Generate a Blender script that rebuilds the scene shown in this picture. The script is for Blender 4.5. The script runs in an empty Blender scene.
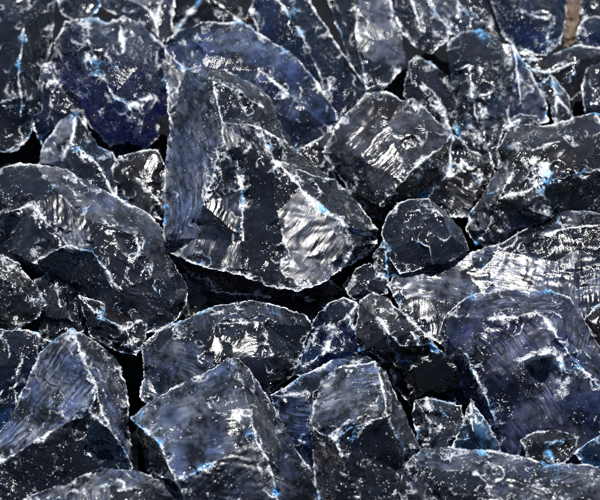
import bpy, math, random
import numpy as np
from mathutils import Vector, Matrix, noise
from mathutils.geometry import delaunay_2d_cdt

scene = bpy.context.scene
COL = scene.collection

# ------------------------------------------------------------------ camera
PX = 0.0006                      # one photograph pixel at the focus distance, metres
DIST = 0.80                      # camera to middle of the pile
PITCH = math.radians(42)
TOPZ = 0.075                     # mean height of the pile surface
TARGET = Vector((0, 0, TOPZ))
FWD = Vector((0, math.cos(PITCH), -math.sin(PITCH)))
RIGHT = Vector((1, 0, 0))
UP = RIGHT.cross(FWD)
CAM = TARGET - FWD * DIST
cam_data = bpy.data.cameras.new("camera")
cam = bpy.data.objects.new("camera", cam_data)
COL.objects.link(cam)
cam.location = CAM
cam.rotation_euler = (math.pi / 2 - PITCH, 0, 0)
cam_data.sensor_width = 36
cam_data.lens = 36 * DIST / (600 * PX)
cam_data.clip_start = 0.01
cam_data.clip_end = 500
cam_data.dof.use_dof = True
cam_data.dof.focus_distance = DIST - 0.055
cam_data.dof.aperture_fstop = 14.0
scene.camera = cam

# ------------------------------------------------------------------ sky and sun
SUN_EL, SUN_AZ = math.radians(56), math.radians(6)      # azimuth from +Y (behind the pile) to +X
world = bpy.data.worlds.new("World")
scene.world = world
world.use_nodes = True
wn = world.node_tree
sky = wn.nodes.new("ShaderNodeTexSky")
sky.sky_type = 'NISHITA'
sky.sun_disc = False
sky.sun_elevation = SUN_EL
sky.sun_rotation = SUN_AZ
sky.dust_density = 0.6
sky.ozone_density = 2.0
wn.nodes["Background"].inputs["Strength"].default_value = 0.05
wn.links.new(sky.outputs[0], wn.nodes["Background"].inputs["Color"])
sun_data = bpy.data.lights.new("sun", 'SUN')
sun_data.energy = 5.0
sun_data.angle = math.radians(0.53)
sun_data.color = (1.0, 0.97, 0.93)
sun = bpy.data.objects.new("sun", sun_data)
COL.objects.link(sun)
sd = Vector((math.sin(SUN_AZ) * math.cos(SUN_EL), math.cos(SUN_AZ) * math.cos(SUN_EL), math.sin(SUN_EL)))
sun.rotation_euler = sd.to_track_quat('Z', 'Y').to_euler()
sun.location = sd * 3
scene.view_settings.view_transform = 'Standard'
scene.view_settings.look = 'None'
scene.view_settings.gamma = 1
scene.view_settings.use_curve_mapping = False
scene.view_settings.exposure = 0.42
cy = scene.cycles
cy.max_bounces = 6
cy.transmission_bounces = 6
cy.glossy_bounces = 4
cy.sample_clamp_indirect = 6
cy.caustics_refractive = True
cy.caustics_reflective = True
cy.use_denoising = False
cy.use_adaptive_sampling = True
cy.adaptive_threshold = 0.03


# ------------------------------------------------------------------ materials
def glass_material(name, tint, haze=1.0, rough=0.025, clear=0.85, veil=(0.24, 0.29, 0.43), core_col=(0.006, 0.007, 0.010)):
    """Dark slag glass: tinted clear body, dusty scratched veil with facet light and glint streaks put into its colour, crushed white edges and specks."""
    m = bpy.data.materials.new(name)
    m.use_nodes = True
    nt = m.node_tree
    n, l = nt.nodes, nt.links
    n.clear()

    def node(kind, **kw):
        o = n.new("ShaderNode" + kind)
        for k, v in kw.items():
            setattr(o, k, v)
        return o

    def ramp(src, a, b, lo=0.0, hi=1.0):
        o = node("MapRange")
        l.new(src, o.inputs["Value"])
        for k, v in (("From Min", a), ("From Max", b), ("To Min", lo), ("To Max", hi)):
            o.inputs[k].default_value = v
        return o.outputs[0]

    def mth(op, a, b=0.0):
        o = node("Math", operation=op)
        for i, v in enumerate((a, b)):
            if isinstance(v, (int, float)):
                o.inputs[i].default_value = v
            else:
                l.new(v, o.inputs[i])
        return o.outputs[0]

    tc = node("TexCoord")
    fine = node("TexNoise")
    fine.inputs["Scale"].default_value = 1900
    fine.inputs["Detail"].default_value = 3.0
    fine.inputs["Roughness"].default_value = 0.65
    l.new(tc.outputs["Object"], fine.inputs["Vector"])
    spk = node("TexVoronoi")
    spk.inputs["Scale"].default_value = 1150
    jit = node("VectorMath", operation='MULTIPLY_ADD')
    l.new(fine.outputs["Color"], jit.inputs[0])
    jit.inputs[1].default_value = (0.0008, 0.0008, 0.0008)
    l.new(tc.outputs["Object"], jit.inputs[2])
    l.new(jit.outputs[0], spk.inputs["Vector"])
    edge = node("Attribute", attribute_name="edge").outputs["Fac"]
    film = node("Attribute", attribute_name="film").outputs["Fac"]
    spot = node("Attribute", attribute_name="spot").outputs["Fac"]
    sep = node("SeparateColor")
    l.new(spk.outputs["Color"], sep.inputs[0])
    # crushed specks: some voronoi cells only, more where the surface is bruised ("spot")
    size = mth('MULTIPLY', ramp(mth('ADD', sep.outputs[0], mth('MULTIPLY', spot, 0.30)), 0.99, 1.36, 0.0, 0.44), 1.0)
    s = ramp(mth('SUBTRACT', size, spk.outputs["Distance"]), 0.0, 0.07)
    e = ramp(mth('ADD', mth('MULTIPLY', edge, 0.75), mth('MULTIPLY', mth('SUBTRACT', fine.outputs["Fac"], 0.5), 1.8)), 0.17, 0.36)
    e = mth('MULTIPLY', e, ramp(edge, 0.05, 0.2))
    white = mth('MAXIMUM', s, e)

    st = node("TexNoise")
    st.inputs["Scale"].default_value = 1.0
    st.inputs["Detail"].default_value = 2.5
    st.inputs["Roughness"].default_value = 0.62
    l.new(node("Attribute", attribute_name="grain").outputs["Vector"], st.inputs["Vector"])
    stf = st.outputs["Fac"]
    lines = mth('MULTIPLY', node("Attribute", attribute_name="lines").outputs["Fac"], node("Attribute", attribute_name="rake").outputs["Fac"])
    bump = node("Bump")
    bump.inputs["Strength"].default_value = 0.55
    bump.inputs["Distance"].default_value = 0.0013
    l.new(mth('ADD', mth('MULTIPLY', stf, mth('MULTIPLY', lines, 1.1)), mth('MULTIPLY', fine.outputs["Fac"], 0.05)), bump.inputs["Height"])

    body = node("BsdfPrincipled")
    body.inputs["Base Color"].default_value = (*tint, 1)
    body.inputs["IOR"].default_value = 1.5
    body.inputs["Transmission Weight"].default_value = 1.0
    body.inputs["Roughness"].default_value = rough
    l.new(bump.outputs[0], body.inputs["Normal"])
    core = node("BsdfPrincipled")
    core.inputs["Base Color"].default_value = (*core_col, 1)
    core.inputs["IOR"].default_value = 1.5
    ff = node("Attribute", attribute_name="facet_lit_film").outputs["Fac"]
    satin = mth('MULTIPLY', node("Attribute", attribute_name="facet_satin").outputs["Fac"], ramp(film, 0.0, 0.12, 0.45, 1.15))
    l.new(mth('ADD', mth('MULTIPLY', satin, 0.46), rough), core.inputs["Roughness"])
    l.new(bump.outputs[0], core.inputs["Normal"])
    mix0 = node("MixShader")
    mix0.inputs[0].default_value = clear
    l.new(core.outputs[0], mix0.inputs[1])
    l.new(body.outputs[0], mix0.inputs[2])
    dust_light = node("BsdfDiffuse")
    vc = node("Mix", data_type='RGBA')
    vc.inputs["A"].default_value = (*veil, 1)
    vc.inputs["B"].default_value = (veil[0] * 0.45, veil[1] * 0.55, veil[2] * 0.85, 1)
    l.new(node("Attribute", attribute_name="hue").outputs["Fac"], vc.inputs["Factor"])
    l.new(vc.outputs["Result"], dust_light.inputs["Color"])
    l.new(bump.outputs[0], dust_light.inputs["Normal"])
    crush = node("BsdfPrincipled")
    cc = node("Mix", data_type='RGBA')
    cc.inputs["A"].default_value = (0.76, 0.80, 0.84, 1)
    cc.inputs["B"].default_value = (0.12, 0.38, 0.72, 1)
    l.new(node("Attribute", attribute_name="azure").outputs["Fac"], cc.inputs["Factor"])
    l.new(cc.outputs["Result"], crush.inputs["Base Color"])
    crush.inputs["Roughness"].default_value = 0.2
    l.new(bump.outputs[0], crush.inputs["Normal"])
    mix1 = node("MixShader")
    l.new(mth('MINIMUM', mth('MULTIPLY', mth('MULTIPLY', mth('MULTIPLY', film, ff), haze), mth('ADD', 1.0, mth('MULTIPLY', lines, ramp(stf, 0.40, 0.70, -1.0, 3.4)))), 0.6), mix1.inputs[0])  # dust amount, with facet light and streak glints put into the colour
    l.new(mix0.outputs[0], mix1.inputs[1])
    l.new(dust_light.outputs[0], mix1.inputs[2])
    mix2 = node("MixShader")
    l.new(white, mix2.inputs[0])
    l.new(mix1.outputs[0], mix2.inputs[1])
    l.new(crush.outputs[0], mix2.inputs[2])
    out = node("OutputMaterial")
    l.new(mix2.outputs[0], out.inputs["Surface"])
    return m


MAT = {
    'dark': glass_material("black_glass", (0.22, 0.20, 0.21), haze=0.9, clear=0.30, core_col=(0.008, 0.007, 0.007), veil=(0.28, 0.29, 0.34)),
    'smoke': glass_material("smoky_glass", (0.28, 0.31, 0.42), haze=1.0, clear=0.40, veil=(0.28, 0.32, 0.42)),
    'grey': glass_material("grey_glass", (0.50, 0.54, 0.62), haze=1.4, rough=0.04, clear=0.65, veil=(0.34, 0.37, 0.44)),
    'navy': glass_material("navy_glass", (0.12, 0.21, 0.58), haze=0.9, clear=0.7, veil=(0.20, 0.27, 0.46)),
    'violet': glass_material("violet_blue_glass", (0.17, 0.18, 0.60), haze=1.0, clear=0.7, veil=(0.27, 0.30, 0.46)),
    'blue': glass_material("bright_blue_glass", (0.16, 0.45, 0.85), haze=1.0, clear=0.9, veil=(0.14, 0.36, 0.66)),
}


def simple_material(name, col, rough, noise_scale=0, spread=0.0, spec=0.5, transmission=0.0):
    m = bpy.data.materials.new(name)
    m.use_nodes = True
    nt = m.node_tree
    p = nt.nodes["Principled BSDF"]
    p.inputs["Base Color"].default_value = (*col, 1)
    p.inputs["Roughness"].default_value = rough
    p.inputs["Transmission Weight"].default_value = transmission
    p.inputs["Specular IOR Level"].default_value = spec
    if noise_scale:
        tc = nt.nodes.new("ShaderNodeTexCoord")
        t = nt.nodes.new("ShaderNodeTexNoise")
        t.inputs["Scale"].default_value = noise_scale
        t.inputs["Detail"].default_value = 6
        r = nt.nodes.new("ShaderNodeMix")
        r.data_type = 'RGBA'
        r.inputs["A"].default_value = (*[c * (1 - spread) for c in col], 1)
        r.inputs["B"].default_value = (*[min(1, c * (1 + spread)) for c in col], 1)
        nt.links.new(tc.outputs["Object"], t.inputs["Vector"])
        nt.links.new(t.outputs["Fac"], r.inputs["Factor"])
        nt.links.new(r.outputs["Result"], p.inputs["Base Color"])
        b = nt.nodes.new("ShaderNodeBump")
        b.inputs["Strength"].default_value = 0.5
        b.inputs["Distance"].default_value = 0.001
        nt.links.new(t.outputs["Fac"], b.inputs["Height"])
        nt.links.new(b.outputs[0], p.inputs["Normal"])
    return m


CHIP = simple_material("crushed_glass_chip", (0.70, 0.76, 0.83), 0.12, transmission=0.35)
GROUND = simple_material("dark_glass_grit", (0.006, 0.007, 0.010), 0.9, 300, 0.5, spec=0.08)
STONE = simple_material("tan_stone", (0.10, 0.06, 0.032), 0.7, 220, 0.45)


# ------------------------------------------------------------------ pixel -> place
def plane_depth(py):
    """distance along the camera axis to the mean pile surface for a photograph row"""
    d = FWD + UP * ((250 - py) * PX / DIST)
    return (TOPZ - CAM.z) / d.z


def place(px, py, depth):
    return CAM + (FWD + RIGHT * ((px - 300) * PX / DIST) + UP * ((250 - py) * PX / DIST)) * depth


# ------------------------------------------------------------------ rock geometry
def refine(V, F, L, G, near=None):
    """split every edge longer than L (per-vertex limit) until none is left"""
    for _ in range(14):
        E = np.sort(np.concatenate([F[:, [0, 1]], F[:, [1, 2]], F[:, [2, 0]]]), axis=1)
        key, inv = np.unique(E[:, 0].astype(np.int64) * 10000000 + E[:, 1], return_inverse=True)
        inv = inv.reshape(-1)
        U = np.stack([key // 10000000, key % 10000000], 1)
        ln = np.linalg.norm(V[U[:, 0], :3] - V[U[:, 1], :3], axis=1)
        lim = np.where((V[U[:, 0], 2] + V[U[:, 1], 2]) * 0.5 < -5, L * 4, L)
        if near is not None:
            lim = np.where(near(0.5 * (V[U[:, 0]] + V[U[:, 1]])), L, 1e9)
        mark = ln > lim
        if not mark.any():
            break
        mid = np.full(len(U), -1)
        mid[mark] = len(V) + np.arange(mark.sum())
        V = np.concatenate([V, 0.5 * (V[U[mark, 0]] + V[U[mark, 1]])])
        nf = len(F)
        M = np.stack([mid[inv[:nf]], mid[inv[nf:2 * nf]], mid[inv[2 * nf:]]], axis=1)
        cnt = (M >= 0).sum(1)
        new = [F[cnt == 0]]
        ng = [G[cnt == 0]]
        for c in (1, 2):
            idx = np.where(cnt == c)[0]
            f, m = F[idx].copy(), M[idx].copy()
            # rotate so that for c==1 the split edge is 0, for c==2 the unsplit edge is 2
            r = np.argmax(m >= 0, axis=1) if c == 1 else (np.argmax(m < 0, axis=1) + 1) % 3
            k = (np.arange(3)[None] + r[:, None]) % 3
            f = np.take_along_axis(f, k, 1)
            m = np.take_along_axis(m, k, 1)
            ng += [G[idx]] * (c + 1)
            if c == 1:
                new += [np.stack([f[:, 0], m[:, 0], f[:, 2]], 1), np.stack([m[:, 0], f[:, 1], f[:, 2]], 1)]
            else:
                new += [np.stack([m[:, 0], f[:, 1], m[:, 1]], 1), np.stack([f[:, 0], m[:, 0], m[:, 1]], 1),
                        np.stack([f[:, 0], m[:, 1], f[:, 2]], 1)]
        f, m = F[cnt == 3], M[cnt == 3]
        new += [np.stack([f[:, 0], m[:, 0], m[:, 2]], 1), np.stack([m[:, 0], f[:, 1], m[:, 1]], 1),
                np.stack([m[:, 2], m[:, 1], f[:, 2]], 1), m]
        ng += [G[cnt == 3]] * 4
        F = np.concatenate(new)
        G = np.concatenate(ng)
    return V, F, G


def _hash(ix, iy, iz, seed):
    h = (ix * 374761393 + iy * 668265263 + iz * 2147483647 + seed * 1274126177) & 0xFFFFFFFF
    h = ((h ^ (h >> 13)) * 1274126177) & 0xFFFFFFFF
    return (h ^ (h >> 16)) & 0xFFFFFFFF


def nz(P, seed=0):
    """gradient noise, about -1..1, for an (n, 3) array"""
    I = np.floor(P).astype(np.int64)
    f = P - I
    u = f * f * f * (f * (f * 6 - 15) + 10)
    out = np.zeros(len(P))
    for dx in (0, 1):
        for dy in (0, 1):
            for dz in (0, 1):
                h = _hash(I[:, 0] + dx, I[:, 1] + dy, I[:, 2] + dz, seed)
                gx = (h & 255) / 127.5 - 1
                gy = ((h >> 8) & 255) / 127.5 - 1
                gz = ((h >> 16) & 255) / 127.5 - 1
                d = gx * (f[:, 0] - dx) + gy * (f[:, 1] - dy) + gz * (f[:, 2] - dz)
                w = (u[:, 0] if dx else 1 - u[:, 0]) * (u[:, 1] if dy else 1 - u[:, 1]) * (u[:, 2] if dz else 1 - u[:, 2])
                out += d * w
    return out * 1.4


def scallops(x, y, seed):
    """conchoidal texture: lower envelope of tilted bowls scattered one per unit cell; ridges stay sharp"""
    ix, iy = np.floor(x).astype(np.int64), np.floor(y).astype(np.int64)
    best = np.full(len(x), 1e9)
    for dx in (-1, 0, 1):
        for dy in (-1, 0, 1):
            h = _hash(ix + dx, iy + dy, np.zeros_like(ix), seed)
            px = x - (ix + dx + (h & 255) / 255.0)
            py = y - (iy + dy + ((h >> 8) & 255) / 255.0)
            sx = ((h >> 16) & 255) / 127.5 - 1
            sy = ((h >> 24) & 255) / 127.5 - 1
            best = np.minimum(best, (px * px + py * py) * 0.8 + (px * sx + py * sy) * 0.55)
    return best


def nzv(P, seed=0):
    return np.stack([nz(P, seed + k * 17) for k in range(3)], 1)


def seg_dist(P, A, B):
    d = B - A
    t = np.clip(((P - A) @ d) / max(d @ d, 1e-9), 0, 1)
    return np.linalg.norm(P - (A + t[:, None] * d), axis=1)


COUNT = [0]


def rock(name, label, outline, ridges=(), mat='smoke', bias=0.0, thick=None, tilt=0.55, group="broken glass rocks in the pile",
         ripples=(), rough=1.0, chips=1.0, category="glass rock", step=1.9, pits=(), facet_light=(), blue=(), relief=1.3, under=0.6, grain=()):
    """outline: silhouette (photo pixels x, y[, h]); ridges: polylines of (x, y, h) breaking the front into facets,
    h being how far that point stands out towards the viewer; ripples: (x, y, wavelength, amplitude, reach, x0, y0)."""
    COUNT[0] += 1
    rnd = random.Random(COUNT[0] * 7919)
    pts, hs, edges = [], [], []

    def vid(p):
        x, y, h = (p[0], p[1], p[2] if len(p) > 2 else 0.0)
        for i, q in enumerate(pts):
            if abs(q[0] - x) < 0.5 and abs(q[1] - y) < 0.5:
                return i
        pts.append(Vector((x, y)))
        hs.append(h)
        return len(pts) - 1
    oys = [p[1] for p in outline]
    omid, olow = 0.5 * (min(oys) + max(oys)), max(oys)
    hmax = max([p[2] for line in ridges for p in line if len(p) > 2] or [0])
    outline = [p if len(p) > 2 else (p[0], p[1], under * hmax * max(0.0, min(1.0, (p[1] - omid) / max(1, olow - omid)))) for p in outline]
    ring = [vid(p) for p in outline]
    n = len(ring)
    area = sum(outline[i][0] * outline[(i + 1) % n][1] - outline[(i + 1) % n][0] * outline[i][1] for i in range(n)) / 2
    if area < 0:
        ring.reverse()
    ridge_edges = []
    for line in ridges:
        ids = [vid(p) for p in line]
        if len(ids) > 1:
            ridge_edges += list(zip(ids[:-1], ids[1:]))
    cv, ce, cf, ov, oe, of = delaunay_2d_cdt(pts, ridge_edges, [ring], 1, 1e-4)
    H = []
    for i, c in enumerate(cv):
        if ov[i]:
            H.append(hs[ov[i][0]])
        else:                                        # crossing of two ridges
            w = [(1.0 / ((c - p).length + 1e-3) ** 2, h) for p, h in zip(pts, hs)]
            H.append(sum(a * b for a, b in w) / sum(a for a, b in w))
    V = [(c.x, c.y, h * relief) for c, h in zip(cv, H)]
    # split the quads / ngons the CDT may return, and orient: y runs down in pixels
    F = []
    for f in cf:
        f = list(f)
        for k in range(1, len(f) - 1):
            a, b, c = f[0], f[k], f[k + 1]
            cr = (V[b][0] - V[a][0]) * (V[c][1] - V[a][1]) - (V[b][1] - V[a][1]) * (V[c][0] - V[a][0])
            F.append((a, b, c) if cr > 0 else (a, c, b))
    # closed boundary of the front, then two rings and a cap for the back
    use = {}
    for a, b, c in F:
        for e in ((a, b), (b, c), (c, a)):
            use[e] = use.get(e, 0) + 1
    bnd = {a: b for (a, b) in use if (b, a) not in use}
    start = next(iter(bnd))
    loop, cur = [start], bnd[start]
    while cur != start and len(loop) < 500:
        loop.append(cur)
        cur = bnd[cur]
    xs = [V[i][0] for i in loop]
    ys = [V[i][1] for i in loop]
    cx, cyy = sum(xs) / len(xs), sum(ys) / len(ys)
    size = min(max(xs) - min(xs), max(ys) - min(ys))
    th = thick if thick else 0.55 * size
    prev = loop
    for k, (sh, dp) in enumerate(((0.93, 0.38), (0.62, 0.85))):
        nxt = []
        for i in loop:
            j = 1 + 0.08 * math.sin(i * 2.3 + k + COUNT[0])
            nxt.append(len(V))
            V.append((cx + (V[i][0] - cx) * sh * j, cyy + (V[i][1] - cyy) * sh * j, V[i][2] * (1 - dp) - th * dp * j))
        for q in range(len(loop)):
            a, b = prev[q], prev[(q + 1) % len(loop)]
            c, d = nxt[q], nxt[(q + 1) % len(loop)]
            F += [(b, a, c), (b, c, d)]
        prev = nxt
    cap = len(V)
    V.append((cx, cyy, -th))
    for q in range(len(loop)):
        F.append((prev[(q + 1) % len(loop)], prev[q], cap))
    base = np.array(V)
    sharp = [(loop[q], loop[(q + 1) % len(loop)]) for q in range(len(loop))]
    re = set()
    for k, e in enumerate(ce):
        if oe[k] and any(o < len(ridge_edges) for o in oe[k]):
            re.add((e[0], e[1]))
    sharp += list(re)
    # facets: faces joined across everything that is not a ridge or the silhouette
    barrier = {tuple(sorted(e)) for e in sharp}
    own = {}
    for k, f in enumerate(F):
        for q in range(3):
            own.setdefault(tuple(sorted((f[q], f[(q + 1) % 3]))), []).append(k)
    facet = list(range(len(F)))

    def root(k):
        while facet[k] != k:
            k = facet[k]
        return k
    for e, ks in own.items():
        if e not in barrier and len(ks) == 2:
            facet[root(ks[0])] = root(ks[1])
    facet = [root(k) for k in range(len(F))]
    level = {k: 0.28 * math.exp(rnd.gauss(0, 0.9)) for k in sorted(set(facet))}

    def facet_at(x, y):
        for k, (a, b, c) in enumerate(F):
            A, B, C = base[a], base[b], base[c]
            if A[2] < -1 and B[2] < -1 and C[2] < -1:
                continue
            s1 = (B[0] - A[0]) * (y - A[1]) - (B[1] - A[1]) * (x - A[0])
            s2 = (C[0] - B[0]) * (y - B[1]) - (C[1] - B[1]) * (x - B[0])
            s3 = (A[0] - C[0]) * (y - C[1]) - (A[1] - C[1]) * (x - C[0])
            if s1 >= 0 and s2 >= 0 and s3 >= 0:
                return facet[k]
        print("no facet", name, label, x, y)
    satin = {k: min(1.0, v / 1.6) for k, v in level.items()}
    for fr_ in facet_light:
        k = facet_at(fr_[0], fr_[1])
        level[k] = fr_[2]
        satin[k] = fr_[3] if len(fr_) > 3 else min(1.0, fr_[2] / 1.6)
    frame = {}
    for k in sorted(level):
        frame[k] = (rnd.uniform(0, 180), rnd.choice((0.25, 0.45, 0.7, 1.0)), rnd.choice((-1, 1)) * rnd.uniform(90, 400))
    for (x, y, ang, st) in grain:
        k = facet_at(x, y)
        frame[k] = (ang, st, frame[k][2])
    tinted = {facet_at(x, y) for (x, y) in blue}  # facets in bright blue glass, colour standing for light through thin edges
    P, T, G = refine(base, np.array(F), step, np.array(facet))

    def by_edge(M):
        d = np.full(len(M), 99.0)
        for a, b in sharp:
            A, B = base[a], base[b]
            lo, hi = np.minimum(A, B) - 4, np.maximum(A, B) + 4
            k = np.where(((M >= lo) & (M <= hi)).all(1))[0]
            if len(k):
                d[k] = np.minimum(d[k], seg_dist(M[k], A, B))
        return (d < 2.5) & (M[:, 2] > -4)
    P, T, G = refine(P, T, 1.3, G, by_edge)
    # ---- relief in pixel space
    sd_ = COUNT[0] * 31
    tri = base[np.array(F)]
    nrm = np.cross(tri[:, 1] - tri[:, 0], tri[:, 2] - tri[:, 0])
    nrm /= np.linalg.norm(nrm, axis=1)[:, None] + 1e-9
    owner = {}
    for k, f in enumerate(F):
        for q in range(3):
            owner.setdefault(tuple(sorted((f[q], f[(q + 1) % 3]))), []).append(k)
    dist = np.full(len(P), 99.0)
    segs = []
    for a, b in sharp:
        fs = owner.get(tuple(sorted((a, b))), [])
        keen = 1.0
        if len(fs) == 2:
            ang = math.degrees(math.acos(max(-1, min(1, float(nrm[fs[0]] @ nrm[fs[1]])))))
            keen = max(0.0, min(1.0, (ang - 8) / 30))
        d = seg_dist(P, base[a], base[b]) + (1 - keen) * 7
        dist = np.minimum(dist, d)
        segs.append((a, b, keen))
    X = P + np.array([COUNT[0] * 13.7, COUNT[0] * 5.1, COUNT[0] * 3.3])
    front = P[:, 2] > -8
    Q = P.copy()
    w = nzv(X / 31, sd_) * 2.4 + nzv(X / 11, sd_ + 1) * 1.5 + nzv(X / 4.5, sd_ + 2) * (0.35 + 0.9 * np.exp(-dist / 3))[:, None] * rough
    dz = nz(X / 50, sd_ + 3) * 2.0 + nz(X / 15, sd_ + 4) * 0.15 * rough + np.abs(nz(X / 7, sd_ + 5)) * 0.08 * rough
    # hackle lines: noise drawn out along one (slightly bent) direction per facet
    ids = np.array(sorted(frame))
    fr_ang = np.radians(np.array([frame[k][0] for k in ids]))
    fr_str = np.array([frame[k][1] for k in ids])
    fr_rad = np.array([frame[k][2] for k in ids])
    Gi = np.searchsorted(ids, G)
    warp1, warp2 = nz(X / 60, sd_ + 6) * 6, nz(X / 60, sd_ + 7) * 3.0

    def lines(ix, gi):
        """coordinates along and across the lines for vertices ix on facets gi"""
        c, n_ = np.cos(fr_ang[gi]), np.sin(fr_ang[gi])
        x, y = P[ix, 0] - cx, cyy - P[ix, 1]
        u = x * c + y * n_ + warp1[ix]
        v = -x * n_ + y * c
        v = v + u * u / (2 * fr_rad[gi]) + warp2[ix]
        return u, v, gi
    vg = np.zeros(len(P), dtype=np.int64)
    for q in range(3):
        vg[T[:, q]] = Gi
    uu, vv, _ = lines(np.arange(len(P)), vg)
    m = np.clip(0.5 + nz(X / 30, sd_ + 8) * 1.6, 0, 1) * fr_str[vg]
    dz += m * (1.1 * nz(np.stack([uu / 55, vv / 6.0, vg * 3.1], 1), sd_ + 10) + 0.55 * nz(np.stack([uu / 34, vv / 2.9, vg * 5.3], 1), sd_ + 11)) * np.clip(dist / 4, 0.2, 1)
    # conchoidal break-up of the faces: large bowls here and there, small ones near bruised edges
    brk = np.clip(nz(X / 44, sd_ + 60) * 1.5 + 0.40 * rough - 0.05, 0, 1)
    dz += 4.0 * brk * scallops(uu / 64, vv / 15, sd_ + 61) * np.clip(dist / 5, 0.3, 1)
    brk2 = np.clip(nz(X / 27, sd_ + 62) * 1.6 + 0.30 * rough - 0.15, 0, 1) + 0.5 * np.exp(-dist / 5) * rough
    dz += 1.3 * np.clip(brk2, 0, 1) * scallops(uu / 32 + 7, vv / 5, sd_ + 63)
    for (rx, ry, wl, am, reach, x0, y0) in ripples:
        g = np.exp(-((P[:, 0] - x0) ** 2 + (P[:, 1] - y0) ** 2) / (reach * reach))
        r = np.hypot(P[:, 0] - rx, P[:, 1] - ry)
        ph = r / wl + nz(X / 24, sd_ + 12) * 0.9
        irregular = nz(np.stack([r / wl * 1.3, X[:, 0] / 90, X[:, 1] / 90], 1), sd_ + 13)
        dz += 1.5 * am * g * (0.45 * np.sin(6.2832 * ph) + 1.1 * irregular) * (0.6 + 0.7 * nz(X / 19, sd_ + 14))
    # conchoidal scars: shallow scoops bitten out of the edges, a few on the faces
    total = sum(np.linalg.norm(base[a] - base[b]) for a, b, k in segs)
    scars = []
    for a, b, keen in segs:
        ln = np.linalg.norm(base[a] - base[b])
        for _ in range(int(ln * keen * rough / 6.5 + rnd.random())):
            t = rnd.random()
            c = base[a] * (1 - t) + base[b] * t
            R = min(2.2 + rnd.paretovariate(1.3) * 1.7, 15, 0.3 * size)
            scars.append((c + np.array([rnd.gauss(0, R * .45), rnd.gauss(0, R * .45), rnd.gauss(0, 1)]), R, R * rnd.uniform(0.16, 0.42)))
    for _ in range(int(abs(area) / 2600 * rough + 0.4)):
        c = P[rnd.randrange(len(P))]
        if c[2] > -1:
            R = rnd.uniform(5, min(26, 0.3 * size))
            scars.append((c, R, -R * rnd.uniform(0.03, 0.09)))
    rim = np.zeros(len(P))
    for c, R, dep in scars:
        on_face, dep = dep < 0, abs(dep)
        sq = rnd.uniform(1.7, 3.0) if on_face else 1.35
        near = np.where((np.abs(P[:, 0] - c[0]) < 1.5 * R) & (np.abs(P[:, 1] - c[1]) < 1.5 * R) & front)[0]
        if not len(near):
            continue
        q = P[near] - c
        t = rnd.uniform(0, 3.14)
        q = np.stack([q[:, 0] * math.cos(t) + q[:, 1] * math.sin(t), (-q[:, 0] * math.sin(t) + q[:, 1] * math.cos(t)) * sq, q[:, 2] * 0.5], 1)
        r = np.linalg.norm(q, axis=1) / R + nz(X[near] / (R * 0.6), sd_ + 15) * 0.38
        inside = r < 1
        dz[near] -= np.where(inside, dep * (1 - r * r) * 1.0, 0)
        if not on_face:
            rim[near] = np.maximum(rim[near], np.exp(-((r - 1) * R / 1.1) ** 2) * min(1.0, dep / 1.6))
    pit_rim = np.zeros(len(P))
    for (qx, qy, rad, dep) in pits:
        r = np.hypot(P[:, 0] - qx, P[:, 1] - qy) / rad + nz(X / 17, sd_ + 16) * 0.22
        dz += -dep * np.clip(1 - r * r, 0, None)
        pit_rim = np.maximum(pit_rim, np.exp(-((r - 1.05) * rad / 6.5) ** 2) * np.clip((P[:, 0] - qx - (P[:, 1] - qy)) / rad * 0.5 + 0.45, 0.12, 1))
    # where the glass is crushed white: uneven width along the edges, bare stretches between
    wid = 0.55 + 3.2 * np.clip(nz(X / 17, sd_ + 20) + 0.12, 0, 1) ** 1.3
    crushed = np.exp(-dist / wid) * np.clip(0.68 + 1.3 * nz(X / 22, sd_ + 21), 0.15, 1) + 0.45 * rim * np.clip(0.2 + 1.8 * nz(X / 13, sd_ + 22), 0, 1)
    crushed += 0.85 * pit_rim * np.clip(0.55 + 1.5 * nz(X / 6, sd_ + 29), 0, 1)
    crushed = np.where(front, np.clip(crushed, 0, 1), 0)
    Q += w * np.array([1, 1, 0.12])
    Q[:, 2] += np.where(front, dz, 0)
    Q += nzv(X / 1.9, sd_ + 50) * (0.9 * np.clip(crushed * 1.5, 0, 1) * np.where(front, 1, 0))[:, None]
    # dusty film, streaked along the hackle lines, and bruised spots
    film = np.clip(0.05 + 0.09 * nz(X / 30, sd_ + 23) + 0.07 * nz(X / 9, sd_ + 24) + 0.05 * nz(X / 3.6, sd_ + 27), 0.002, 0.5)
    rake = np.clip(0.65 + 1.3 * nz(X / 26, sd_ + 70) + 0.5 * nz(X / 9, sd_ + 71), 0.05, 1.0)
    hue = np.clip(0.45 + 1.6 * nz(X / 30, sd_ + 72) + 0.5 * nz(X / 8, sd_ + 73), 0, 1)
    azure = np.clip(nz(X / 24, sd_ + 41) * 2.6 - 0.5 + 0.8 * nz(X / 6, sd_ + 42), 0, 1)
    spot = np.clip(0.55 + 1.4 * nz(X / 22, sd_ + 25) + 0.9 * nz(X / 8, sd_ + 26), 0, 1.3) + crushed * 0.8
    spot *= 0.45 + 0.4 * chips
    # ---- into the place
    z0 = plane_depth(cyy) - bias * PX

    def world_pts(q):
        ky = (250 - q[:, 1]) * PX / DIST
        kx = (q[:, 0] - 300) * PX / DIST
        pd = (TOPZ - CAM.z) / (FWD.z + UP.z * ky)
        dep = z0 + tilt * (pd - plane_depth(cyy)) - q[:, 2] * PX
        return np.array(CAM) + (np.array(FWD) + kx[:, None] * np.array(RIGHT) + ky[:, None] * np.array(UP)) * dep[:, None]
    origin = Vector(world_pts(np.array([[cx, cyy, -th]]))[0])
    W = world_pts(Q) - np.array(origin)
    me = bpy.data.meshes.new(name)
    TR = np.ascontiguousarray(T[:, ::-1]).astype(np.int32)
    me.vertices.add(len(W))
    me.vertices.foreach_set("co", W.astype(np.float32).reshape(-1))
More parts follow.
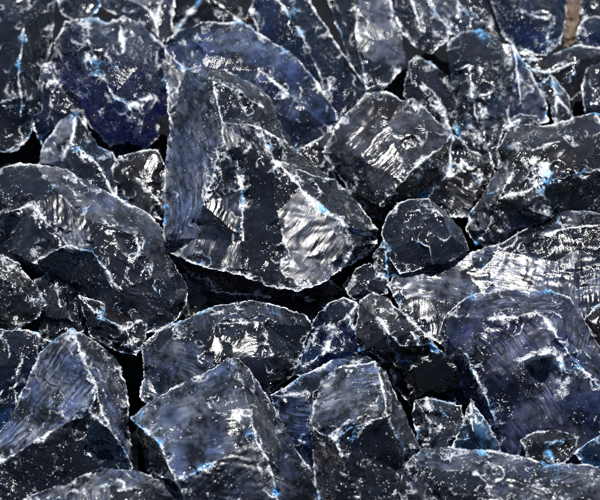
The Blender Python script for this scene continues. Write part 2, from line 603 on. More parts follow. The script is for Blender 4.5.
    me.loops.add(len(TR) * 3)
    me.loops.foreach_set("vertex_index", TR.reshape(-1))
    me.polygons.add(len(TR))
    me.polygons.foreach_set("loop_start", np.arange(0, len(TR) * 3, 3, dtype=np.int32))
    me.update(calc_edges=True)
    at = me.attributes.new("edge", 'FLOAT', 'POINT')
    at.data.foreach_set("value", crushed.astype(np.float32))
    lv = np.zeros(len(level) and max(level) + 1)
    for k, v in level.items():
        lv[k] = v
    fa = me.attributes.new("facet_lit_film", 'FLOAT', 'FACE')
    fa.data.foreach_set("value", lv[G].astype(np.float32))
    for k, v in satin.items():
        lv[k] = v
    fa = me.attributes.new("facet_satin", 'FLOAT', 'FACE')
    fa.data.foreach_set("value", lv[G].astype(np.float32))
    ga = me.attributes.new("lines", 'FLOAT', 'FACE')
    ga.data.foreach_set("value", fr_str[Gi].astype(np.float32))
    ci = T[:, ::-1].reshape(-1)
    cg = np.repeat(Gi, 3)
    u_, v_, _ = lines(ci, cg)
    gv = me.attributes.new("grain", 'FLOAT_VECTOR', 'CORNER')
    gv.data.foreach_set("vector", np.stack([u_ / 20, v_ / 2.0, cg * 3.7], 1).astype(np.float32).reshape(-1))
    for an, av in (("film", film), ("spot", spot), ("azure", azure), ("rake", rake), ("hue", hue)):
        at = me.attributes.new(an, 'FLOAT', 'POINT')
        at.data.foreach_set("value", av.astype(np.float32))
    me.polygons.foreach_set("use_smooth", [True] * len(me.polygons))
    me.set_sharp_from_angle(angle=math.radians(24))
    me.materials.append(MAT[mat] if isinstance(mat, str) else mat)
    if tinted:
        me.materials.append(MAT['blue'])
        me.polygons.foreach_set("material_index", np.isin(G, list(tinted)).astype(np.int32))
    me.update()
    o = bpy.data.objects.new(name, me)
    o.location = origin
    COL.objects.link(o)
    o["label"] = label
    o["category"] = category
    if group:
        o["group"] = group
    # ---- crushed flakes clinging to the edges and lying on the faces
    if chips > 0:
        cvs, cfs = [], []
        fr = np.where(P[:, 2] > -2)[0]
        clus = np.clip(nz(X[fr] / 9, sd_ + 30) + 0.1, 0, 1) ** 1.5
        wgt = (0.03 + 0.40 * crushed[fr]) * clus * chips * 2.0 * (step / 2.1) ** 2
        pick = fr[np.random.default_rng(COUNT[0]).random(len(fr)) < wgt]
        npick = 0
        for i in pick:
            s = PX * (0.3 + min(rnd.paretovariate(2.2) - 1, 4) * 0.42)
            c = Vector(W[i])
            R = Matrix.Rotation(rnd.uniform(0, 6.28), 3, Vector((rnd.gauss(0, 1), rnd.gauss(0, 1), rnd.gauss(0, 1))).normalized())
            k = len(cvs)
            for v in ((1.4, 0, 0), (-0.5, 0.9, 0), (-0.6, -0.8, 0.1), (0, 0.1, 0.55), (0.1, 0, -0.5)):
                cvs.append(tuple(c + R @ (Vector(v) * s * rnd.uniform(0.7, 1.3))))
            cfs += [(k, k + 1, k + 3), (k + 1, k + 2, k + 3), (k + 2, k, k + 3), (k + 1, k, k + 4), (k + 2, k + 1, k + 4), (k, k + 2, k + 4)]
            npick += 1
        if npick:
            cm = bpy.data.meshes.new("edge_chips")
            cm.from_pydata(cvs, [], cfs)
            cm.materials.append(CHIP)
            co = bpy.data.objects.new("edge_chips", cm)
            co.parent = o
            co["kind"] = "stuff"
            COL.objects.link(co)
    return o


# ------------------------------------------------------------------ ground under the pile
def ground():
    nx, ny = 260, 260
    vs, fs = [], []
    for j in range(ny + 1):
        for i in range(nx + 1):
            u, v = i / nx * 2 - 1, j / ny * 2 - 1
            x, y = 0.34 * u + 6 * u ** 9, 0.34 * v + 6 * v ** 9
            p = Vector((x, y, 0))
            d = noise.voronoi(p * 42)[0]
            z = 0.022 + 0.020 * (d[1] - d[0]) + 0.004 * noise.noise(p * 90)
            k = max(0.0, min(1.0, (0.8 - max(abs(u), abs(v))) * 8))
            vs.append((x, y, z * k))
    for j in range(ny):
        for i in range(nx):
            a = j * (nx + 1) + i
            fs.append((a, a + 1, a + nx + 2, a + nx + 1))
    me = bpy.data.meshes.new("ground")
    me.from_pydata(vs, [], fs)
    me.polygons.foreach_set("use_smooth", [True] * len(me.polygons))
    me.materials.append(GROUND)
    o = bpy.data.objects.new("ground", me)
    COL.objects.link(o)
    o["kind"] = "structure"


ground()

# ------------------------------------------------------------------ the pile
# --- back row
rock("glass_rock", "pale grey glass shard with white chipped tip cut by the upper left frame edge",
     [(54, -18), (62, 14), (75, 22), (92, 17), (101, 5), (98, -18)],
     [[(75, 22), (80, 4, 10), (76, -18)], [(80, 4, 10), (101, 5)]], 'grey', bias=-6, chips=1.6)
rock("glass_rock", "clear bluish glass splinters of the back row above the violet rock",
     [(97, -20), (100, 8), (118, 16), (140, 28), (160, 44), (172, 30), (174, 8), (168, -20)],
     [[(118, 16), (122, -6, 14), (120, -20)], [(122, -6, 14), (145, 6, 8), (140, 28)], [(145, 6, 8), (156, 20, 12), (160, 44)], [(156, 20, 12), (168, -20)]],
     'grey', bias=-14)
rock("glass_rock", "blackish blue rock at the top edge directly above the rounded navy slab",
     [(170, -22), (168, 12), (174, 34), (200, 38), (235, 36), (264, 44), (270, 10), (266, -22)],
     [[(174, 34), (205, -8, 22), (215, -22, 16)], [(205, -8, 22), (264, 44)], [(205, -8, 22), (266, -22, 14)]], 'dark', bias=-30)
rock("glass_rock", "black smooth rock with a straight right edge behind the navy slab",
     [(250, 10), (262, -20), (300, -22), (312, 4), (330, 34), (350, 64), (371, 94), (348, 120), (330, 130), (300, 100), (270, 60)],
     [[(312, 4), (300, 30, 22), (318, 72, 26), (345, 92, 14), (371, 94)], [(318, 72, 26), (330, 130)], [(300, 30, 22), (262, -20)], [(300, 30, 22), (270, 60, 6)]],
     'navy', bias=-10)
rock("glass_rock", "smooth smoky grey rock at the top, right of the black straight-edged rock",
     [(316, -22), (330, 10), (342, 35), (352, 65), (367, 94), (386, 88), (405, 66), (402, 40), (392, 10), (384, -22)],
     [[(342, 35), (356, 10, 14), (362, -22)], [(356, 10, 14), (358, 48, 20), (367, 94)], [(358, 48, 20), (392, 36, 15), (392, 10)], [(358, 48, 20), (372, 60, 16), (405, 66)]],
     'grey', bias=0, ripples=[(430, 60, 9, 0.5, 30, 385, 70)], facet_light=[(375,20,1.8),(375,50,1.5)])
rock("glass_rock", "pale streaked blue white slab at the top edge catching the light",
     [(384, -22), (392, 8), (402, 34), (415, 46), (432, 54), (449, 43), (446, 28), (434, 10), (426, -22)],
     [[(402, 34), (420, 24, 13), (449, 43)], [(420, 24, 13), (404, -22, 6)], [(420, 24, 13), (434, 10)]],
     'grey', bias=4, ripples=[(380, 40, 6, 1.1, 40, 415, 15)], chips=1.8)
rock("glass_rock", "grey rippled rock between the blue white slab and the navy rock at the top",
     [(424, -22), (436, 12), (447, 34), (462, 36), (486, 33), (502, 40), (497, 15), (484, -22)],
     [[(447, 34), (460, 10, 14), (450, -22)], [(460, 10, 14), (482, 16, 10), (502, 40)], [(482, 16, 10), (470, -22)]],
     'grey', bias=-6, ripples=[(430, 40, 7, 1.1, 40, 460, 10)])
rock("glass_rock", "speckled navy rock at the top edge left of the brown stone",
     [(486, -22), (493, 15), (503, 38), (520, 50), (545, 57), (560, 44), (565, 20), (568, -22)],
     [[(503, 38), (515, 12, 18), (520, -22)], [(515, 12, 18), (548, 18, 16), (565, 20)], [(548, 18, 16), (545, 57)]],
     'navy', bias=6, chips=1.5)
rock("stone_shard", "tan brown stone shard wedged at the top right",
     [(566, -22), (582, -22), (580, 10), (577, 40), (563, 48), (564, 20)],
     [[(563, 48), (571, 15, 7), (574, -22)]], STONE, bias=0, group=None, chips=0.4, category="stone")
rock("glass_rock", "pale grey glass rock in the top right corner",
     [(578, -22), (612, -22), (612, 22), (592, 24), (579, 16)],
     [[(592, 24), (594, 4, 10), (600, -22)]], 'grey', bias=-10)
rock("glass_rock", "small navy rock at the right edge just below the top corner",
     [(576, 40), (580, 22), (594, 17), (612, 17), (612, 52), (588, 48)],
     [[(576, 40), (592, 32, 9), (612, 30)]], 'navy', bias=0)
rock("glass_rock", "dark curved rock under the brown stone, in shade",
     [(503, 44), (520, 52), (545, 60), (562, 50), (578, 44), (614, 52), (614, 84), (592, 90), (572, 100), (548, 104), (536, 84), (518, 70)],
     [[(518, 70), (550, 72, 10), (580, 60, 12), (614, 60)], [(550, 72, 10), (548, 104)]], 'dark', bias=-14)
rock("glass_rock", "sharp blue glass shard standing upright with a smooth bluish face",
     [(502, 45), (513, 45), (528, 70), (544, 99), (548, 122), (528, 130), (508, 122), (511, 92), (510, 62)],
     [[(513, 45), (519, 80, 7), (520, 104, 9), (528, 130)]], 'navy', bias=6, rough=0.5, chips=0.4, facet_light=[(530,90,1.8),(514,90,.8)])
rock("glass_rock", "thin grey shard leaning between the upright blue shard and right edge",
     [(538, 84), (550, 74), (566, 92), (575, 120), (554, 128), (549, 104)],
     [[(550, 74), (556, 98, 7), (575, 120)], [(556, 98, 7), (554, 128)]], 'grey', bias=4)
rock("glass_rock", "small chipped grey rock at the right edge above the wide black rock",
     [(581, 88), (587, 67), (600, 61), (614, 64), (614, 118), (586, 118)],
     [[(587, 67), (598, 88, 8), (614, 84)], [(598, 88, 8), (586, 118)]], 'smoke', bias=4)

# --- upper left
rock("glass_rock", "tall black and blue slab in the top left corner with a striated side",
     [(-14, -20), (58, -20), (52, 40), (45, 68), (37, 110), (30, 136), (17, 151), (-14, 152)],
     [[(34, -20, 6), (24, 30, 26), (18, 60, 30), (21, 95, 30), (21, 126, 18), (17, 151)], [(18, 60, 30), (-14, 50, 16)], [(21, 95, 30), (-14, 110, 20)], [(24, 30, 26), (0, 12, 14), (-14, -4, 8)]],
     'smoke', bias=12, ripples=[(-60, 60, 5, 0.8, 60, 38, 60)], chips=1.5)
rock("glass_rock", "small deep navy rock in shade beside the tall corner slab",
     [(34, 68), (52, 62), (78, 96), (88, 128), (70, 140), (40, 146), (30, 120)],
     [[(52, 62), (56, 100, 10), (40, 146)], [(56, 100, 10), (88, 128)]], 'navy', bias=-16, chips=0.2)
rock("glass_rock", "navy rock with a jagged white chipped ridge, beside the tall corner slab",
     [(46, 72), (50, 60), (58, 38), (64, 20), (92, 17), (104, 22), (122, 14), (144, 27), (164, 46), (168, 80), (171, 112), (158, 120), (160, 136), (146, 149), (128, 141), (110, 147), (92, 128), (82, 110), (62, 100), (50, 84)],
     [[(92, 17), (88, 40, 22), (95, 58, 30), (94, 74, 36), (106, 84, 42), (112, 98, 44), (128, 108, 42), (136, 124, 34), (146, 149)],
      [(88, 40, 22), (76, 52, 14), (50, 60)], [(94, 74, 36), (78, 80, 16), (66, 74, 10), (46, 72)], [(78, 80, 16), (82, 110)], [(112, 98, 44), (102, 112, 20), (92, 128)], [(102, 112, 20), (112, 130, 18), (128, 141)],
      [(95, 58, 30), (122, 52, 26), (140, 64, 26), (168, 80)], [(122, 52, 26), (122, 14)], [(140, 64, 26), (150, 96, 24), (128, 108, 42)], [(150, 96, 24), (158, 120)]],
     'violet', bias=0, relief=1.25, rough=1.5, under=0.2, chips=1.5,
     facet_light=[(75, 35, .9), (110, 35, .5), (150, 60, .6), (120, 80, .3), (80, 66, .2), (90, 95, .2), (140, 85, .2)], grain=[(120, 80, -35, .8), (150, 60, -50, .6)])
rock("glass_rock", "pale translucent striped rock tucked under the navy rock with the chipped ridge",
     [(38, 166), (43, 145), (58, 121), (76, 111), (87, 128), (98, 148), (113, 152), (120, 176), (116, 200), (80, 190), (55, 172)],
     [[(76, 111), (70, 140, 14), (62, 160, 12), (55, 172)], [(70, 140, 14), (98, 166, 14), (116, 200)], [(98, 166, 14), (98, 148)]],
     'grey', bias=0, ripples=[(20, 130, 11, 0.8, 40, 85, 160)], chips=1.4)
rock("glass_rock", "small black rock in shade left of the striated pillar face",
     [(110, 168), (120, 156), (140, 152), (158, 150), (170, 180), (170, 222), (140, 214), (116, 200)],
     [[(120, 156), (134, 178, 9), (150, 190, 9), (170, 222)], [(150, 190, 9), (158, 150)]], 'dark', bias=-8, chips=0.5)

# --- slab behind the centre rock and the centre rock
rock("glass_rock", "rounded translucent navy slab behind the large centre rock",
     [(164, 50), (165, 40), (180, 29), (198, 24), (222, 21), (241, 22), (266, 37), (296, 58), (317, 82), (334, 112), (338, 130), (322, 142), (300, 152), (250, 160), (200, 140), (172, 90)],
     [[(164, 50), (196, 35, 7), (205, 52, 12), (186, 73, 14), (164, 50)], [(196, 35, 7), (241, 22)], [(205, 52, 12), (260, 70, 16), (300, 105, 17), (330, 128, 6), (338, 130)], [(260, 70, 16), (296, 58)], [(300, 105, 17), (300, 152)]],
     'navy', bias=10, thick=30, ripples=[(250, 160, 13, 0.5, 50, 280, 90)], chips=1.2, group="broken glass rocks in the pile", facet_light=[(250,45,2.6,.12),(300,80,2.4,.2),(240,100,2.0,.15),(184,52,1.6,.3)])
rock("glass_rock", "largest centre rock with a striated pillar face and bright hollowed front",
     [(164, 58), (186, 70), (203, 66), (226, 72), (256, 85), (270, 96), (278, 120), (300, 156), (334, 181), (360, 204), (377, 230), (377, 245), (365, 257, 8), (341, 271, 44), (314, 286, 55), (299, 292, 57), (270, 286, 52), (240, 275, 46), (215, 270, 41), (192, 263, 33), (164, 251, 6), (163, 240), (166, 170), (169, 120)],
     [[(203, 66), (213, 82, 24), (223, 122, 36), (221, 150, 41), (212, 180, 42), (204, 204, 42), (196, 240, 32), (192, 263)],
      [(223, 122, 36), (259, 128, 40), (281, 138, 34), (300, 156, 10)], [(213, 82, 24), (236, 92, 26), (262, 106, 24), (278, 120)], [(236, 92, 26), (244, 112, 22), (259, 128, 40)],
      [(259, 128, 40), (275, 160, 44), (301, 190, 43), (322, 208, 43), (346, 226, 40), (377, 238)], [(275, 160, 44), (320, 178, 28), (334, 181)],
      [(301, 190, 43), (277, 212, 44), (283, 246, 50), (278, 268, 53), (270, 286)],
      [(235, 158, 30), (242, 190, 30), (243, 240, 38), (240, 275)], [(221, 150, 41), (235, 158, 30), (250, 146, 32), (275, 160, 44)], [(204, 204, 42), (222, 188, 38), (242, 190, 30)], [(242, 190, 30), (277, 212, 44)],
      [(346, 226, 40), (354, 246, 38), (341, 271)]],
     'smoke', bias=12, ripples=[(-60, 150, 4.5, 0.55, 70, 188, 130), (-60, 150, 4.5, 0.55, 50, 185, 215), (300, 120, 12, 0.9, 36, 310, 240)], chips=1.3, group=None, grain=[(185,150,92,.9),(222,225,80,.4),(310,220,60,.3)], facet_light=[(185,150,2.6),(225,85,.5),(252,175,.08),(300,170,.15),(310,230,1.3,.8),(222,225,.9),(260,240,.1,.05),(362,245,.3)])

# --- upper right middle
rock("glass_rock", "small chipped grey rock standing above the broad speckled rock",
     [(404, 98), (408, 62), (418, 56), (436, 67), (453, 84), (458, 109), (452, 136), (430, 120), (416, 108)],
     [[(408, 62), (412, 84, 7), (422, 106, 10)], [(412, 84, 7), (434, 92, 12), (453, 84)], [(434, 92, 12), (452, 136)]], 'smoke', bias=-2, chips=1.8)
rock("glass_rock", "craggy black rock with a smooth grey cap right of the small chipped rock",
     [(446, 43), (460, 33), (480, 30), (499, 40), (511, 62), (513, 86), (507, 116), (500, 142), (498, 168), (480, 162), (458, 136), (455, 105), (451, 75)],
     [[(451, 70, 8), (470, 66, 18), (497, 62, 15), (511, 62)], [(470, 66, 18), (472, 100, 24), (480, 134, 18), (480, 162)], [(472, 100, 24), (494, 92, 20), (513, 86)], [(472, 100, 24), (455, 105)], [(480, 134, 18), (500, 142)]],
     'smoke', bias=6, chips=1.8, rough=1.6)
rock("glass_rock", "dark wedge beside the upper edge of the broad speckled rock",
     [(296, 152), (318, 138), (338, 130), (352, 158), (356, 188), (340, 192), (318, 170)],
     [[(318, 138), (330, 158, 8), (340, 192)]], 'dark', bias=-14, chips=0.8)
rock("glass_rock", "broad speckled rock with a long bright edge above a dark striated underside",
     [(322, 152), (336, 129), (352, 108), (366, 94), (386, 92), (400, 100), (412, 99), (424, 107), (453, 134), (470, 149), (494, 162), (499, 180), (487, 192), (468, 218), (440, 216), (412, 216), (386, 222), (371, 216), (352, 194), (332, 170)],
     [[(424, 107), (453, 134, 16), (427, 158, 40), (402, 182, 46), (380, 205, 34), (371, 216)], [(400, 100), (388, 126, 14), (362, 160, 24), (352, 194)], [(388, 126, 14), (427, 158, 40)], [(388, 126, 14), (366, 94)],
      [(453, 134, 16), (448, 176, 6), (440, 216)], [(402, 182, 46), (422, 196, 10), (448, 176, 6)], [(422, 196, 10), (412, 216)], [(448, 176, 6), (462, 158, 10), (470, 149)], [(462, 158, 10), (480, 180, 12), (487, 192)]],
     'dark', bias=0, under=0, relief=1.0, chips=1.9, rough=1.3,
     facet_light=[(360, 130, 1.2, .35), (410, 122, 1.1, .3), (385, 170, 1.2, .35), (437, 160, .05), (400, 200, .08), (475, 190, 1.6), (458, 148, .4), (455, 195, .9)],
     grain=[(385, 170, 40, .7), (360, 130, 48, .6), (437, 160, 42, .9), (400, 200, 42, 1.0)])
rock("glass_rock", "white chipped crumb of glass sitting on top of the wide black rock",
     [(502, 131), (508, 120), (520, 113), (536, 117), (541, 124), (524, 134)],
     [[(502, 131), (519, 122, 6), (541, 124)]], 'grey', bias=10, chips=2.5)
rock("glass_rock", "wide black speckled rock along the right edge with a jagged bright top",
     [(465, 232), (468, 215), (488, 187), (502, 165), (498, 148), (505, 134), (525, 125), (550, 126), (580, 117), (614, 110), (614, 232), (590, 222), (563, 222), (540, 232), (515, 244), (474, 244)],
     [[(498, 148), (516, 146, 16), (534, 148, 22), (560, 142, 20), (614, 132, 14)], [(502, 165), (512, 172, 22), (500, 200, 28), (490, 224, 20), (474, 244)], [(512, 172, 22), (534, 148, 22)],
      [(500, 200, 28), (540, 186, 32), (580, 172, 30), (614, 168, 22)], [(540, 186, 32), (534, 148, 22)], [(540, 186, 32), (545, 215, 24), (540, 232)], [(580, 172, 30), (590, 222)]],
     'dark', bias=8, chips=1.9, rough=1.3, under=0.15, pits=[(535, 175, 10, 4)], facet_light=[(560,200,.15),(560,160,.2),(540,135,.5)])
rock("glass_rock", "arched clear grey rock with a curved glassy side band above the glaring slab",
     [(381, 236), (386, 217), (399, 204), (413, 198), (428, 198), (446, 210), (460, 228), (469, 250), (452, 262), (425, 268), (400, 274), (389, 258)],
     [[(413, 198), (419, 222, 18), (430, 248, 24), (433, 266, 18)], [(428, 198), (442, 216, 14), (450, 238, 14), (452, 262)], [(419, 222, 18), (442, 216, 14)], [(381, 236), (405, 236, 16), (430, 248, 24)]],
     'smoke', bias=8, rough=0.25, chips=0.9, facet_light=[(398, 220, .3), (435, 235, 1.2), (405, 256, .15), (455, 235, .9)], grain=[(398, 220, 85, .8), (455, 235, -60, .8)])
rock("glass_rock", "tiny dark rock wedged against the right tip of the centre rock",
     [(372, 254), (384, 240), (392, 252), (400, 270), (388, 280), (374, 270)],
     [[(384, 240), (386, 262, 7), (388, 280)]], 'dark', bias=2)

# --- middle
rock("glass_rock", "large left rock with a smooth sloping top and striated dark front",
     [(-14, 176), (0, 168), (18, 161), (36, 163), (68, 170), (95, 187), (129, 203), (150, 215), (163, 232), (165, 250), (175, 268), (187, 288), (187, 303), (178, 318), (160, 330), (140, 336), (118, 330), (98, 318), (82, 300), (68, 286), (50, 278), (25, 264), (0, 245), (-14, 240)],
     [[(36, 163), (58, 194, 22), (88, 218, 30), (136, 236, 27), (163, 248, 8), (175, 268)], [(88, 218, 30), (92, 252, 40), (118, 290, 36), (140, 336)], [(58, 194, 22), (30, 205, 24), (0, 215, 20), (-14, 215, 16)],
      [(92, 252, 40), (68, 246, 38), (34, 262, 22), (25, 264)], [(68, 246, 38), (30, 205, 24)], [(92, 252, 40), (76, 268, 27), (50, 278)], [(136, 236, 27), (150, 275, 30), (178, 318)], [(118, 290, 36), (150, 275, 30)]],
     'smoke', bias=4, ripples=[(-40, 160, 9, 0.8, 45, 70, 225), (60, 380, 6, 0.6, 50, 130, 280)], chips=1.3, grain=[(110,205,-28,.5),(60,220,-75,.9),(130,260,-30,.6),(100,290,-70,.9)], facet_light=[(110,205,1.5),(60,220,1.2),(130,260,.2),(40,240,.8),(100,290,.3)], blue=[(62,262)])
rock("glass_rock", "dark filler rock added in the shaded gap under the centre rock",
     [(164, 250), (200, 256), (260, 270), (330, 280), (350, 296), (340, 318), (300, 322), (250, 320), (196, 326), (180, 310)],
     [[(164, 250), (210, 290, 10), (270, 296, 12), (350, 296)], [(210, 290, 10), (196, 326)]], 'dark', bias=-42, chips=0.15)  # added filler, its black glass standing for the deep shadow in the gap
rock("glass_rock", "small chipped grey stone of glass below the right tip of the centre rock",
     [(342, 286), (355, 270), (370, 264), (389, 278), (388, 294), (368, 302), (352, 300)],
     [[(355, 270), (364, 282, 8), (388, 294)], [(364, 282, 8), (352, 300)]], 'smoke', bias=-6, chips=1.5)
rock("glass_rock", "broad striped slab with dazzling sun glare on its flat top",
     [(386, 286), (400, 270), (425, 262), (451, 255), (480, 250), (499, 244), (516, 234), (539, 221), (563, 209), (580, 210), (614, 220), (614, 335), (560, 340), (500, 340), (450, 350), (428, 338), (404, 314)],
     [[(499, 244), (510, 252, 1), (540, 236, 7), (575, 226, 10), (614, 226, 10)], [(563, 209), (540, 236, 7)], [(510, 252, 1), (560, 262, 1), (560, 340, -3)], [(575, 226, 10), (572, 250, 4), (560, 262, 1)], [(386, 286), (430, 300, 5), (500, 316, -1), (560, 340, -3)], [(572, 250, 4), (614, 262, 12)]],
     'smoke', bias=-2, tilt=0.92, ripples=[(300, 120, 12, 0.35, 90, 450, 290), (900, 262, 7, 1.0, 34, 585, 285), (590, 700, 8, 0.7, 40, 585, 270)], rough=0.7, chips=1.3, group=None, grain=[(440,275,-20,.9),(520,285,-15,.7),(590,290,88,1.0)], facet_light=[(440,275,3.0,.28),(520,285,2.6,.34),(590,300,1.4,.4)])
rock("glass_rock", "small dark rock at the right edge between the striped slab and violet boulder",
     [(582, 318), (596, 306), (614, 300), (614, 352), (598, 346)],
     [[(596, 306), (602, 326, 7), (614, 330)]], 'dark', bias=2)

# --- lower left
rock("glass_rock", "small craggy rock at the left edge below the large sloping rock",
     [(-14, 252), (0, 254), (18, 262), (34, 285), (45, 303), (37, 319), (12, 331), (-14, 332)],
     [[(-14, 270, 8), (12, 282, 16), (30, 300, 12), (45, 303)], [(12, 282, 16), (18, 262)], [(30, 300, 12), (14, 312, 14), (-14, 314, 12)], [(12, 282, 16), (14, 312, 14)]],
     'dark', bias=6, chips=1.6, rough=1.4)
rock("glass_rock", "narrow striated dark rock wedged between the craggy rock and grey pyramid",
     [(33, 280), (55, 270), (84, 284), (92, 310), (86, 330), (62, 346), (38, 338), (44, 306)],
     [[(55, 270), (60, 305, 10), (62, 346)], [(60, 305, 10), (92, 310)]], 'smoke', bias=-6, ripples=[(-40, 310, 5, 0.9, 40, 62, 310)], chips=0.8)
rock("glass_rock", "swirled dark chunk with curved fractures below the large left rock",
     [(78, 294), (96, 300), (120, 312), (148, 318), (146, 336), (136, 356), (112, 350), (90, 336)],
     [[(78, 294), (100, 318, 12), (124, 328, 13), (148, 318)], [(124, 328, 13), (136, 356)], [(100, 318, 12), (90, 336)]], 'dark', bias=4, ripples=[(110, 300, 7, 1.2, 30, 115, 328)], chips=1.4)
rock("glass_rock", "blue tinted rock at the left edge behind the grey pyramid",
     [(-14, 332), (20, 329), (38, 332), (46, 345), (40, 385), (20, 430), (-14, 440)],
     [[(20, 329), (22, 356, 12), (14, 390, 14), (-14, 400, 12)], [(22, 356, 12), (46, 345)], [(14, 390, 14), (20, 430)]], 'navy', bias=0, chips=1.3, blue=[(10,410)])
rock("glass_rock", "grey brushed pyramid with a sharp ridge in the lower left",
     [(40, 352), (72, 328), (96, 340), (116, 360), (127, 388), (129, 416), (133, 465), (115, 490), (60, 500), (-14, 505), (-14, 452), (10, 420)],
     [[(72, 328), (84, 356, 26), (96, 392, 38), (110, 432, 36), (133, 465)], [(96, 392, 38), (90, 412, 42), (66, 424, 40), (30, 444, 34), (-14, 468, 22)], [(90, 412, 42), (110, 432, 36)], [(66, 424, 40), (60, 500, 16)], [(90, 412, 42), (86, 446, 26), (115, 490)]],
     'smoke', bias=4, ripples=[(120, 250, 5.5, 0.7, 60, 55, 400), (110, 300, 5, 0.5, 30, 108, 380)], chips=1.4, grain=[(50,400,50,1.0),(110,390,-60,.8)], facet_light=[(50,400,3.4,.9),(110,390,1.8),(30,475,.1),(75,455,.1)], blue=[(98,425)])
rock("glass_rock", "low pale boulder cut by the bottom edge at lower left",
     [(15, 505), (60, 482), (100, 468), (140, 472), (168, 483), (194, 505), (190, 535), (15, 535)],
     [[(15, 505), (60, 496, 14), (110, 484, 16), (150, 490, 14), (194, 505)], [(110, 484, 16), (110, 535, 30)]], 'grey', bias=8, chips=1.3, facet_light=[(110,475,1.5),(70,510,1.5)])
rock("glass_rock", "rounded dark rock with a smooth grey left facet behind the broad smooth wedge",
     [(140, 400), (142, 370), (143, 345), (155, 334), (170, 325), (200, 312), (225, 304), (248, 300), (280, 304), (308, 316), (312, 327), (302, 352), (292, 374), (270, 394), (240, 404), (170, 412)],
     [[(143, 345), (158, 352, 8), (172, 337, 10), (170, 325)], [(172, 337, 10), (200, 344, 20), (216, 364, 24), (240, 404)], [(172, 337, 10), (220, 324, 18), (262, 322, 20), (312, 327)], [(216, 364, 24), (262, 322, 20)], [(262, 322, 20), (272, 356, 22), (270, 394)], [(272, 356, 22), (302, 352)]],
     'smoke', bias=2, chips=1.3, facet_light=[(170,370,2.6,.5),(230,350,.4),(250,310,.7)])
rock("glass_rock", "broad smooth grey wedge with a rippled base and sharp right ridge at bottom centre",
     [(130, 418), (150, 402), (180, 384), (228, 358), (241, 358), (253, 372), (273, 408), (296, 448), (322, 486), (330, 535), (200, 535), (170, 490), (146, 470), (140, 442)],
     [[(236, 358), (245, 396, 24), (257, 440, 34), (273, 476, 36), (284, 535, 34)], [(130, 418), (160, 442, 26), (176, 480, 38), (200, 535, 40)], [(160, 442, 26), (210, 410, 26), (245, 396, 24)], [(176, 480, 38), (215, 462, 37), (257, 440, 34)], [(146, 470), (176, 480, 38)]],
     'smoke', bias=6, ripples=[(240, 380, 8, 0.9, 45, 230, 480), (420, 380, 7, 0.6, 40, 285, 460)], rough=0.8, chips=1.2, grain=[(200,395,20,.2),(190,440,15,.35),(230,490,35,1.0),(265,420,-58,.9)], facet_light=[(200,395,2.8,.3),(190,440,2.8,.12),(265,420,.9),(230,490,1.2),(150,455,.2)])

# --- lower right
rock("glass_rock", "small cobalt blue rock between the rounded dark rock and black facet rock",
     [(294, 374), (304, 345), (313, 322), (328, 304), (345, 297), (359, 302), (364, 330), (362, 354), (330, 366), (306, 378)],
     [[(313, 322), (330, 326, 12), (350, 318, 12), (359, 302)], [(330, 326, 12), (328, 350, 15), (330, 366)], [(328, 350, 15), (294, 374)], [(350, 318, 12), (362, 354)]],
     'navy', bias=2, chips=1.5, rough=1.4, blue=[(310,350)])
rock("glass_rock", "rock with one large pitch black shaded face left of the violet boulder",
     [(358, 352), (356, 326), (360, 302), (372, 293), (388, 298, 8), (412, 322, 24), (434, 343, 30), (454, 364, 28), (470, 404, 2), (442, 408, 0), (410, 404, 0), (392, 388), (378, 364, 6)],
     [[(372, 293), (376, 318, 22), (390, 336, 32), (400, 346, 32), (434, 343, 30)], [(390, 336, 32), (412, 322, 24)], [(376, 318, 22), (356, 326)], [(390, 336, 32), (384, 352, 18), (378, 364, 6)], [(400, 346, 32), (392, 388)], [(376, 318, 22), (388, 298, 8)]],
     'dark', bias=2, chips=1.0, under=0, relief=1.0, facet_light=[(425, 370, .02, .02), (415, 335, .3), (366, 340, .5), (395, 318, .6), (396, 366, .03, .02)])
rock("glass_rock", "small crumpled grey rock under the pitch black face",
     [(412, 420), (416, 399), (432, 396), (461, 406), (468, 440), (446, 456), (420, 450)],
     [[(416, 399), (430, 420, 10), (428, 440, 9), (420, 450)], [(430, 420, 10), (461, 406)], [(428, 440, 9), (468, 440)]], 'smoke', bias=8, chips=1.6, rough=1.6)
rock("glass_rock", "smooth slate blue slab leaning behind the white edged block at bottom",
     [(269, 396), (300, 377), (330, 362), (366, 356), (378, 364), (350, 420), (330, 480), (312, 482), (290, 440), (274, 408)],
     [[(269, 396), (312, 392, 10), (366, 364, 12), (378, 364)], [(312, 392, 10), (312, 482)]], 'navy', bias=2, rough=0.5, chips=0.8, facet_light=[(300,385,2.4,.2),(295,410,2.0,.2)])
rock("glass_rock", "white edged block with a streaked sloping top and black broken front",
     [(320, 379), (345, 366), (375, 360), (389, 378), (401, 405), (412, 430), (419, 448), (408, 458), (404, 474), (410, 535), (322, 535), (316, 484), (313, 450), (311, 428), (314, 402)],
     [[(375, 360), (382, 388, 20), (387, 415, 30), (404, 450, 16), (408, 458)], [(311, 428), (334, 440, 34), (350, 430, 38), (387, 415, 30)], [(334, 440, 34), (345, 470, 30), (372, 535, 26)], [(350, 430, 38), (362, 455, 26), (372, 535, 26)], [(387, 415, 30), (362, 455, 26)]],
     'smoke', bias=12, ripples=[(380, 560, 8, 0.7, 40, 350, 400), (360, 400, 7, 1.0, 40, 350, 480)], chips=1.6, grain=[(350,395,22,.9),(330,480,-60,.6)], facet_light=[(350,395,2.4,.7),(330,480,.1),(395,420,.7),(375,470,.1)])
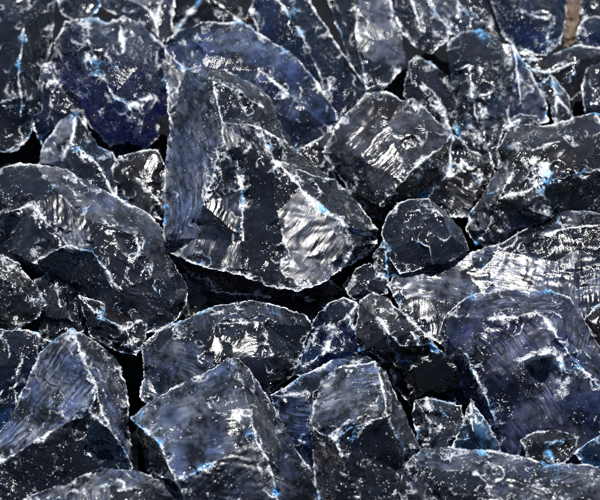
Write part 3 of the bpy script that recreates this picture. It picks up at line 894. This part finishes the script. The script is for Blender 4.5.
rock("glass_rock", "large violet blue boulder with a round bubble scar on the right",
     [(440, 332), (447, 313), (458, 302), (475, 293), (510, 292), (545, 290), (570, 297), (582, 316), (597, 342), (614, 362), (614, 482, 14), (560, 482, 16), (520, 478, 14), (495, 462, 10), (478, 430, 4), (470, 402), (460, 382), (447, 362)],
     [[(440, 332), (466, 352, 22), (478, 385, 26), (494, 420, 22), (520, 478, 14)], [(447, 313), (490, 319, 24), (538, 313, 24), (582, 316)], [(466, 352, 22), (490, 319, 24)], [(538, 313, 24), (568, 352, 28), (614, 400, 22)], [(568, 352, 28), (560, 482, 16)]],
     'violet', bias=6, ripples=[(520, 240, 10, 0.6, 36, 510, 308)], pits=[(541, 377, 23, 15)], rough=0.8, chips=1.4, group=None,
     facet_light=[(510, 305, 1.3, .5), (455, 340, .8), (520, 370, 1.5, .45), (590, 350, 1.6, .5), (590, 440, 1.2, .4), (468, 395, .8)], grain=[(520, 370, -50, .7), (510, 305, 5, .9), (590, 350, 60, .7)])
rock("glass_rock", "thin pale blue splinters at the foot of the violet boulder",
     [(470, 397), (485, 420), (506, 458), (486, 468), (460, 462), (452, 446), (462, 425)],
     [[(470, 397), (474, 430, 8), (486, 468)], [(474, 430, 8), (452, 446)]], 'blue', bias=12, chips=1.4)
rock("glass_rock", "small black rock resting against the foot of the violet boulder",
     [(520, 440), (535, 430), (560, 431), (579, 437), (574, 452), (556, 468), (528, 462)],
     [[(520, 440), (546, 444, 10), (579, 437)], [(546, 444, 10), (556, 468)]], 'dark', bias=16, chips=1.2)
rock("glass_rock", "small teal blue chunk at the right edge above the bottom rock",
     [(574, 452), (598, 433), (614, 430), (614, 480), (590, 476)],
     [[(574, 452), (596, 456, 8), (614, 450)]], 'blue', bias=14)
rock("glass_rock", "long chipped dark rock along the bottom right edge",
     [(400, 482), (405, 463), (424, 448), (452, 446), (500, 454), (560, 463), (614, 470), (614, 545), (402, 545)],
     [[(405, 463), (430, 468, 14), (480, 472, 18), (540, 482, 18), (614, 486, 14)], [(430, 468, 14), (424, 500, 26), (420, 545, 28)], [(480, 472, 18), (490, 500, 30), (560, 504, 30), (614, 510, 24)], [(424, 500, 26), (455, 494, 30), (490, 500, 30)]],
     'smoke', bias=10, chips=2.4, rough=1.5, facet_light=[(500, 460, 1.6, .7), (440, 462, 1.4, .6), (550, 492, .9, .5), (412, 480, .6), (460, 520, .2)], grain=[(500, 460, 5, .9), (550, 492, -10, .9)])
